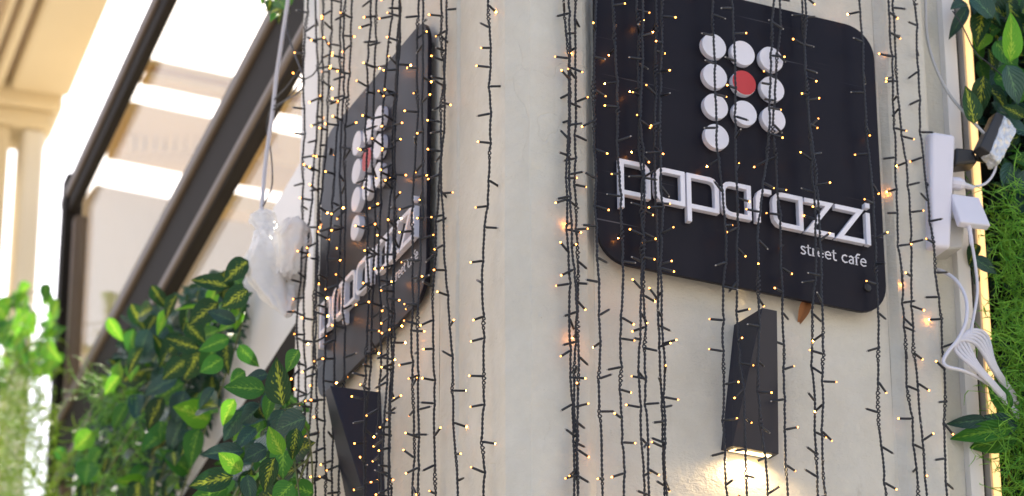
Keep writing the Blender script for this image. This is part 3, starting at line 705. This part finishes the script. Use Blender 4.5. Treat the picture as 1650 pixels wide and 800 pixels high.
# left of the wall: climbing artificial foliage along the glazed front
P1 = [(195, 545), (250, 480), (290, 500), (318, 455), (375, 440), (396, 470), (385, 540), (350, 590), (352, 640), (330, 690), (300, 745), (285, 800), (285, 840), (128, 840), (122, 740), (160, 660), (185, 600)]
a_ = plant('variegated_foliage', 'large dark mass of marbled leaves hanging before the diagonal window beams', 'plant', W, P1, (.02, .16), 275, .076, [('marbled', 5), ('green', 4), ('dusk', 4), ('lime', 2)], 11)
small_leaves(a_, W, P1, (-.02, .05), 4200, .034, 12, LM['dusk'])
fern(a_, W, [(140, 610), (235, 600), (252, 840), (125, 840)], (.04, .14), 200, .09, .0020, 13, M['fern'], down=1.2)
P2 = [(410, 650), (485, 640), (490, 840), (340, 840), (345, 770), (375, 722)]
b_ = plant('variegated_foliage', 'near clump of glossy marbled and lime leaves beside the fairy lights', 'plant', W, P2, (.06, .2), 60, .075, [('marbled', 4), ('green', 3), ('dusk', 4), ('lime', 2)], 21)
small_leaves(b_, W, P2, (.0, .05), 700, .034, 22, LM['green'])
P3 = [(0, 520), (60, 470), (100, 450), (165, 470), (170, 530), (120, 560), (100, 600), (0, 620), (-40, 560)]
FAR = Frame(W.P(3.3, 0, 0), dW, nW)
c_ = plant('sunlit_foliage', 'pale sunlit out of focus foliage at the far left edge', 'plant', FAR, [(-40, 500), (60, 460), (92, 470), (90, 600), (-40, 640)], (-.1, .2), 75, .085, [('lime', 4), ('green', 3)], 31)
fern(c_, FAR, [(-20, 560), (70, 560), (100, 700), (95, 860), (10, 860), (-30, 700)], (.0, .2), 420, .16, .0022, 32, M['fern_sunlit'], down=1.3)
P4 = [(388, -20), (478, -20), (478, 10), (440, 52), (405, 30)]
plant('variegated_foliage', 'small sprig of green leaves hanging in at the top of the dark beam', 'plant', W, [(400, -30), (470, -30), (472, 6), (440, 36), (418, 10)], (.05, .12), 16, .05, [('green', 3), ('marbled', 2)], 41, stems=2)

def traced(parent, fr, items, seed):
    """single leaves where they hang: stalk end, tip, distance from the plane, kind, width"""
    r_ = random.Random(seed); o0 = np.array(parent.location)
    for (x0_, y0_, x1_, y1_, o, kind, wi) in items:
        p = fr.at(x0_, y0_, o); dp = (p-CAM)@_f; q = CAM+(_f+(x1_-825)/FPX*_r+(400-y1_)/FPX*_u)*dp; ln = np.linalg.norm(q-p)
        nr = -_f+fr.n*r_.uniform(-.2, .5)+UP*r_.uniform(-.1, .5)+_r*r_.uniform(-.4, .3)
        lf = link('leaf', LEAF[kind][r_.randrange(3)], parent, p-o0); lf.rotation_mode = 'QUATERNION'; lf.rotation_quaternion = orient(q-p, nr); lf.scale = (ln*1.05, ln*wi*1.25, ln*.8)
traced(b_, W, [(456, 654, 441, 581, .22, 'marbled', .8), (482, 564, 459, 597, .22, 'green', 1.0), (428, 628, 362, 623, .21, 'green', .62), (378, 643, 356, 684, .21, 'lime', .75),
  (455, 733, 432, 690, .25, 'lime', .8), (393, 727, 324, 730, .22, 'dusk', .6), (390, 760, 353, 731, .25, 'lime', .75), (376, 768, 306, 782, .24, 'marbled', .62), (443, 737, 421, 791, .24, 'marbled', .85),
  (430, 722, 391, 741, .2, 'dusk', .9), (456, 660, 443, 698, .2, 'dusk', .9), (420, 654, 388, 683, .19, 'dusk', .9), (390, 660, 360, 710, .19, 'dusk', .75), (472, 778, 440, 812, .24, 'green', .9),
  (398, 765, 405, 812, .22, 'dusk', .7), (368, 788, 308, 804, .24, 'green', .6), (432, 603, 394, 611, .19, 'dusk', .7), (395, 598, 371, 616, .19, 'green', .9), (478, 690, 470, 740, .2, 'marbled', .7), (440, 632, 425, 676, .2, 'green', .7)], 71)
traced(a_, W, [(368, 462, 310, 447, .18, 'marbled', .7), (400, 420, 361, 452, .18, 'marbled', .85), (400, 468, 358, 494, .18, 'marbled', .85), (385, 556, 414, 592, .19, 'green', .75), (370, 545, 320, 564, .19, 'green', .7),
  (359, 578, 323, 600, .19, 'green', .8), (240, 530, 221, 577, .19, 'dusk', .8), (211, 490, 233, 532, .18, 'marbled', .7), (244, 460, 270, 500, .18, 'marbled', .7), (273, 498, 250, 538, .19, 'lime', .6), (174, 512, 196, 550, .18, 'lime', .6),
  (322, 562, 268, 548, .19, 'marbled', .7), (352, 488, 304, 522, .19, 'marbled', .8), (380, 520, 335, 500, .18, 'dusk', .7), (286, 610, 230, 632, .19, 'dusk', .75), (193, 606, 166, 634, .19, 'lime', .8), (150, 696, 120, 724, .19, 'lime', .9),
  (92, 720, 107, 748, .15, 'green', .8), (345, 625, 318, 655, .18, 'dusk', .7), (300, 580, 262, 610, .2, 'marbled', .8), (230, 560, 200, 600, .2, 'marbled', .8), (262, 640, 236, 690, .2, 'marbled', .7), (205, 650, 180, 690, .2, 'green', .7), (300, 520, 330, 552, .2, 'marbled', .8), (285, 475, 262, 512, .19, 'marbled', .8)], 72)

# right of the wall: green wall
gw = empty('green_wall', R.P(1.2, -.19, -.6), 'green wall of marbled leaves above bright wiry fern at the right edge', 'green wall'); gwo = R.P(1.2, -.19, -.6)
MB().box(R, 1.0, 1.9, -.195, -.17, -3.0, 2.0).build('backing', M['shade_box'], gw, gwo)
def on_wall(poly, out, n, size, mix_, seed):
    r_ = random.Random(seed); xs = [p[0] for p in poly]; ys = [p[1] for p in poly]; keys = [k for k, w_ in mix_ for _ in range(w_)]; made = 0
    while made < n:
        x, y = r_.uniform(min(xs), max(xs)), r_.uniform(min(ys), max(ys))
        if not inpoly(x, y, poly): continue
        made += 1; p = R.at(x, y, r_.uniform(*out))-gwo; sz = size*r_.uniform(.7, 1.2)
        ax = UP*r_.uniform(-1, .3)+R.d*r_.uniform(-.6, .6)+R.n*r_.uniform(-.1, .4); nr = R.n+UP*r_.uniform(-.1, .7)+R.d*r_.uniform(-.7, .5)
        lf = link('leaf', r_.choice(LEAF[r_.choice(keys)]), gw, p-sz*.4*ax/np.linalg.norm(ax)); lf.rotation_mode = 'QUATERNION'; lf.rotation_quaternion = orient(ax, nr); lf.scale = (sz,)*3
on_wall([(1580, -30), (1760, -30), (1760, 330), (1625, 330), (1590, 285), (1575, 200), (1570, 90)], (-.15, -.02), 120, .075, [('marbled', 4), ('dusk', 4), ('green', 2), ('lime', 1)], 51)
on_wall([(1540, -30), (1620, -30), (1590, 20), (1545, 30)], (-.06, .0), 9, .05, [('dusk', 3), ('marbled', 1)], 52)
on_wall([(1600, 60), (1680, 20), (1680, 160), (1620, 150)], (-.03, .01), 8, .085, [('green', 2), ('lime', 1), ('dusk', 1)], 53)
traced(gw, R, [(1632, 690, 1536, 704, -.02, 'green', .5), (1640, 700, 1566, 722, -.03, 'green', .6), (1590, 676, 1528, 684, -.04, 'dusk', .45), (1625, 665, 1596, 610, -.03, 'green', .75), (1640, 690, 1588, 672, -.02, 'dusk', .7), (1600, 400, 1540, 438, -.08, 'dusk', .45), (1568, 415, 1606, 440, -.03, 'dusk', .6),
  (1628, 100, 1634, 22, .03, 'lime', .62), (1622, 105, 1645, 165, .03, 'dusk', .85), (1585, 122, 1576, 188, .0, 'marbled', .6), (1570, 200, 1560, 140, .0, 'marbled', .7), (1600, 30, 1560, -20, .02, 'dusk', .7), (1560, 10, 1530, 60, .0, 'dusk', .5), (1650, 190, 1618, 170, .03, 'marbled', .9)], 73)
on_wall([(1550, 400), (1600, 400), (1600, 450), (1560, 440)], (-.10, -.05), 5, .05, [('dusk', 2), ('marbled', 2)], 55)
on_wall([(1600, 640), (1700, 600), (1700, 840), (1610, 840)], (-.16, -.08), 30, .05, [('dusk', 2), ('marbled', 2)], 56)
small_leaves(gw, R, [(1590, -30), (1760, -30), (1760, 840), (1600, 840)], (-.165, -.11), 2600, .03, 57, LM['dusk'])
fern(gw, R, [(1618, 320), (1640, 300), (1760, 290), (1760, 840), (1640, 840), (1625, 700), (1618, 520), (1612, 400)], (-.12, -.01), 820, .12, .0017, 58, M['fern'], down=.7)
fern(gw, R, [(1600, 360), (1625, 330), (1630, 800), (1612, 780), (1600, 500)], (-.08, -.04), 130, .07, .0015, 59, M['fern'], down=.5)

# ------------------------------------------------------------------ fittings on the right
def pix(pts, fr=R): return [fr.at(x, y, o) for x, y, o in pts]
def cable(name, label, pts, rad, m, fr=R, group=None, n=10):
    c = spline(pix(pts, fr), n); mb = MB().tube(c, rad, 10); o = mb.build(name, m, None, c[-1], smooth=True, fix=False); o.location = V(c[-1]); return tag(o, label, 'cable', group)
x0, z0 = R.co(1555, 400, -.07)
lt = empty('light_tube', R.P(x0, -.07, -.8), 'warm glowing vertical light tube between the white strip and green wall', 'light tube')
xt = R.co(1556, 0, -.07)[0]
MB().tube([R.P(xt+.002, -.072, z) for z in (-.8, 1.2)], .0072, 14).build('tube', M['strip'], lt, R.P(x0, -.07, -.8), smooth=True)
MB().box(R, xt-.006, xt+.008, -.1, -.080, -.8, 1.2).build('holder', M['plastic_grey'], lt, R.P(x0, -.07, -.8))
cable('grey_cable', 'grey cable curving from the wall edge down to the taped connector', [(1488, -60, -.06), (1491, 0, -.05), (1494, 60, -.04), (1508, 110, -.03), (1535, 160, -.02), (1588, 218, .0)], .0032, M['cable_grey'])
def free_box(name, corners, depth, m, parent=None, origin=None, bevel=.004, n=None, seg=3):
    """box from four front corners (3-D points, any tilt) pushed back by depth"""
    c = [np.array(p, float) for p in corners]; nr = np.cross(c[1]-c[0], c[3]-c[0]); nr /= np.linalg.norm(nr)
    if nr@(c[0]-CAM) < 0: nr = -nr
    return MB().hexa([c[0], c[1], c[2], c[3], *[p+nr*depth for p in c]]).build(name, m, parent, origin, bevel=bevel, seg=seg)
# white socket block
o1 = R.at(1518, 395, -.02); sb = empty('socket_block', o1, 'tall white plastic socket block fixed at the pilaster edge', 'socket block')
free_box('cover', pix([(1501, 398, 0), (1533, 400, 0), (1541, 217, 0), (1500, 211, 0)]), .075, M['plastic'], sb, o1, .008, seg=4)
free_box('rear_case', pix([(1508, 404, -.02), (1552, 400, -.02), (1556, 352, -.02), (1510, 350, -.02)]), .06, M['plastic_grey'], sb, o1, .005)
# white plug
o1 = R.at(1546, 300, -.01); pg = empty('white_plug', o1, 'small white plug standing out of the socket block', 'plug')
MB().tube([R.at(1532, 296, -.02), R.at(1546, 297, -.015), R.at(1552, 298, -.015)], [.013, .013, .010], 12).build('plug_body', M['plastic'], pg, o1, bevel=.002)
MB().tube([R.at(1552, 298, -.015), R.at(1568, 303, -.015)], [.007, .0045], 10).build('strain_relief', M['plastic'], pg, o1)
MB().tube(spline(pix([(1566, 302, -.015), (1588, 296, -.01), (1602, 278, -.01), (1607, 255, -.012)]), 8), .0026, 8).build('lead', M['cable_white'], pg, o1, smooth=True)
# flat adapter
o1 = R.at(1565, 362, .0); ad = empty('flat_adapter', o1, 'tilted flat white power adapter under the small plug', 'power adapter')
free_box('case', pix([(1548, 358, .02), (1597, 364, .02), (1578, 318, .0), (1533, 312, .0)]), .016, M['plastic'], ad, o1, .003)
MB().tube(spline(pix([(1560, 362, .01), (1563, 374, .01), (1566, 396, .01)]), 5), [.0046]*5+[.0042]*5+[.003], 10).build('strain_relief', M['plastic'], ad, o1)
# black adapter
o1 = R.at(1565, 268, -.02); ba = empty('black_adapter', o1, 'black plug adapter wedged between socket block and foliage', 'power adapter')
free_box('case', pix([(1538, 266, -.03), (1576, 262, -.02), (1570, 240, -.02), (1539, 237, -.03)]), .04, M['black'], ba, o1, .006)
MB().tube(spline(pix([(1574, 254, -.03), (1590, 258, -.03), (1604, 262, -.03)]), 5), [.008]*5+[.005]*5+[.003], 8).build('strain_relief', M['black'], ba, o1)
# taped connector
o1 = R.at(1608, 262, .0); tp = empty('taped_connector', o1, 'cable connector wrapped in crumpled clear tape with black end', 'connector')
bx = free_box('tape_wrap', pix([(1596, 246, .015), (1612, 265, .01), (1641, 208, .0), (1618, 184, .005)]), .03, M['foil'], tp, o1, .004)
sbm = bx.modifiers.new('sub', 'SUBSURF'); sbm.subdivision_type = 'SIMPLE'; sbm.levels = sbm.render_levels = 4
tx = bpy.data.textures.new('crumple', 'CLOUDS'); tx.noise_scale = .012; dm = bx.modifiers.new('crumple', 'DISPLACE'); dm.texture = tx; dm.strength = .008; dm.texture_coords = 'GLOBAL'
free_box('black_end', pix([(1579, 236, .012), (1596, 248, .012), (1619, 186, .008), (1606, 180, .008)]), .028, M['black'], tp, o1, .003)
# coil of white cable
def loop(pts, n=10): return spline(pix(pts), n)
o1 = R.at(1570, 600, .0); co = empty('white_cable_coil', o1, 'loosely looped coil of white cable hanging below the sockets', 'cable coil')
MB().tube(loop([(1500, 434, -.06), (1517, 437, -.03), (1540, 452, .0), (1556, 480, .02), (1557, 515, .03), (1545, 545, .03), (1527, 568, .03), (1520, 583, .03), (1528, 592, .03), (1552, 598, .02), (1585, 614, .0), (1640, 650, -.04)]), .0036, 10).build('turn', M['cable_white'], co, o1, smooth=True)
for k in range(5):
    dx, dy = k*3.6, -k*4.6
    MB().tube(loop([(1640, 676-k*3, -.05), (1606, 632+dy*.5, -.01), (1572+dx*.3, 596+dy*.4, .02-.004*k), (1545+dx, 572+dy*.9, .025-.004*k), (1538+dx*1.1, 558+dy*.9, .022-.004*k), (1550+dx*1.2, 548+dy*.85, .015-.004*k), (1574+dx*1.1, 556+dy*.8, .01-.004*k), (1600+dx*.3, 596+dy*.35, -.01), (1636, 650-k*3, -.05)]), .0038, 10).build('turn', M['cable_white'], co, o1, smooth=True)
cable('white_cable', 'white cable dropping straight from the flat adapter into the coil', [(1566, 392, .01), (1572, 430, .005), (1575, 470, .0), (1569, 510, .0), (1563, 540, .005)], .0030, M['cable_white'])
cable('thin_dark_vine', 'thin dark wire slanting across the top right leaves', [(1535, 18, .01), (1552, 45, .01), (1572, 85, .01), (1590, 100, .0), (1610, 118, .0), (1630, 140, .0)], .0013, M['wire'])
# dry leaf behind the right sign
dl = link('dry_leaf', leaf_mesh('dry_leaf', M['dead'], .5, .5, .9, 9)); dl.location = V(R.at(1300, 486, -.02)); dl.rotation_mode = 'QUATERNION'; dl.rotation_quaternion = orient(R.d*-.35-UP, R.n+R.d*-.3); dl.scale = (.046,)*3
tag(dl, 'dry brown leaf caught under the lower edge of the right sign', 'leaf')

# ------------------------------------------------------------------ cables and bag on the left
cable('hanging_white_cable', 'white cable hanging down to the knotted plastic bag', [(470, -60, .06), (464, 0, .06), (455, 60, .06), (446, 120, .06), (438, 190, .06), (428, 260, .06), (421, 345, .06)], .0046, M['cable_white'], L)
cable('tangled_black_wire', 'thin black wire looping back to the hanging white cable', [(484, 110, .05), (462, 140, .055), (440, 165, .06), (430, 205, .05), (437, 250, .05), (438, 300, .05), (424, 333, .06)], .0016, M['wire'], L, 'loose black wires left of the strings')
cable('tangled_black_wire', 'thin black wire slanting from the beam end to the outermost string', [(462, -20, .05), (462, 40, .05), (472, 80, .05), (490, 130, .05), (480, 150, .05), (455, 165, .055), (440, 178, .06)], .0018, M['wire'], L, 'loose black wires left of the strings')
cable('tangled_black_wire', 'thin black wire crossing upward to the right above the bag', [(440, 172, .06), (462, 160, .05), (486, 132, .05), (505, 120, .045), (520, 95, .045)], .0016, M['wire'], L, 'loose black wires left of the strings')
o1 = L.at(460, 508, .06); bg_ = empty('plastic_bag', o1, 'knotted translucent white plastic bag hanging from the white cable', 'bag')
BAGT = bpy.data.textures.new('bag_crumple', 'CLOUDS'); BAGT.noise_scale = .020
def blob(name, prof, nseg, fold, seed, crinkle=.010):
    """crumpled film around an axis given as [(px, py, radius_px)]"""
    r_ = random.Random(seed); ph = [r_.uniform(0, 6) for _ in range(8)]; v, f = [], []
    P_ = spline([L.at(x, y, .06) for x, y, _ in prof], 5); rr = np.interp(np.linspace(0, 1, len(P_)), np.linspace(0, 1, len(prof)), [q[2] for q in prof])*.00135
    for i, p in enumerate(P_):
        for j in range(nseg):
            a = 2*math.pi*j/nseg; k = 1.04+fold*1.3*math.sin(7*a+ph[0]+i*.12)+fold*.7*math.sin(12*a+ph[1]-i*.2)+fold*.5*math.sin(3*a+ph[2]+i*.3)+r_.gauss(0, .025)
            v.append(p+vr0*math.cos(a)*rr[i]*k+vf0*math.sin(a)*rr[i]*k*.62+UP*r_.gauss(0, crinkle*.35)-o1)
    n = len(P_)
    for i in range(n-1):
        for j in range(nseg): f.append((i*nseg+j, i*nseg+(j+1) % nseg, (i+1)*nseg+(j+1) % nseg, (i+1)*nseg+j))
    o = link(name, mesh(name, v, f, M['bag'], True), bg_); s_ = o.modifiers.new('sub', 'SUBSURF'); s_.levels = s_.render_levels = 1; d_ = o.modifiers.new('crumple', 'DISPLACE'); d_.texture = BAGT; d_.strength = .010; return o
vr0 = _r.copy(); vr0[2] = 0; vr0 /= np.linalg.norm(vr0); vf0 = np.cross(UP, vr0)
blob('bag_body', [(432, 372, 18), (438, 385, 27), (446, 410, 42), (447, 440, 44), (450, 465, 36), (456, 488, 22), (461, 506, 6), (461, 511, 1)], 40, .09, 5)
cn = MB().tube([L.at(446, 425, .055), L.at(452, 455, .055), L.at(458, 485, .055), L.at(461, 500, .055)], [.030, .034, .018, .004], 12).build('contents', M['stone'], bg_, o1, smooth=True)
blob('knot', [(424, 338, 5), (426, 345, 17), (424, 358, 20), (432, 368, 15), (434, 378, 19)], 28, .14, 6)
blob('bag_side', [(476, 352, 8), (474, 365, 22), (470, 385, 28), (468, 410, 22), (464, 440, 16)], 28, .13, 7)
blob('bag_tail', [(430, 402, 10), (412, 412, 8), (396, 418, 3)], 14, .15, 8)
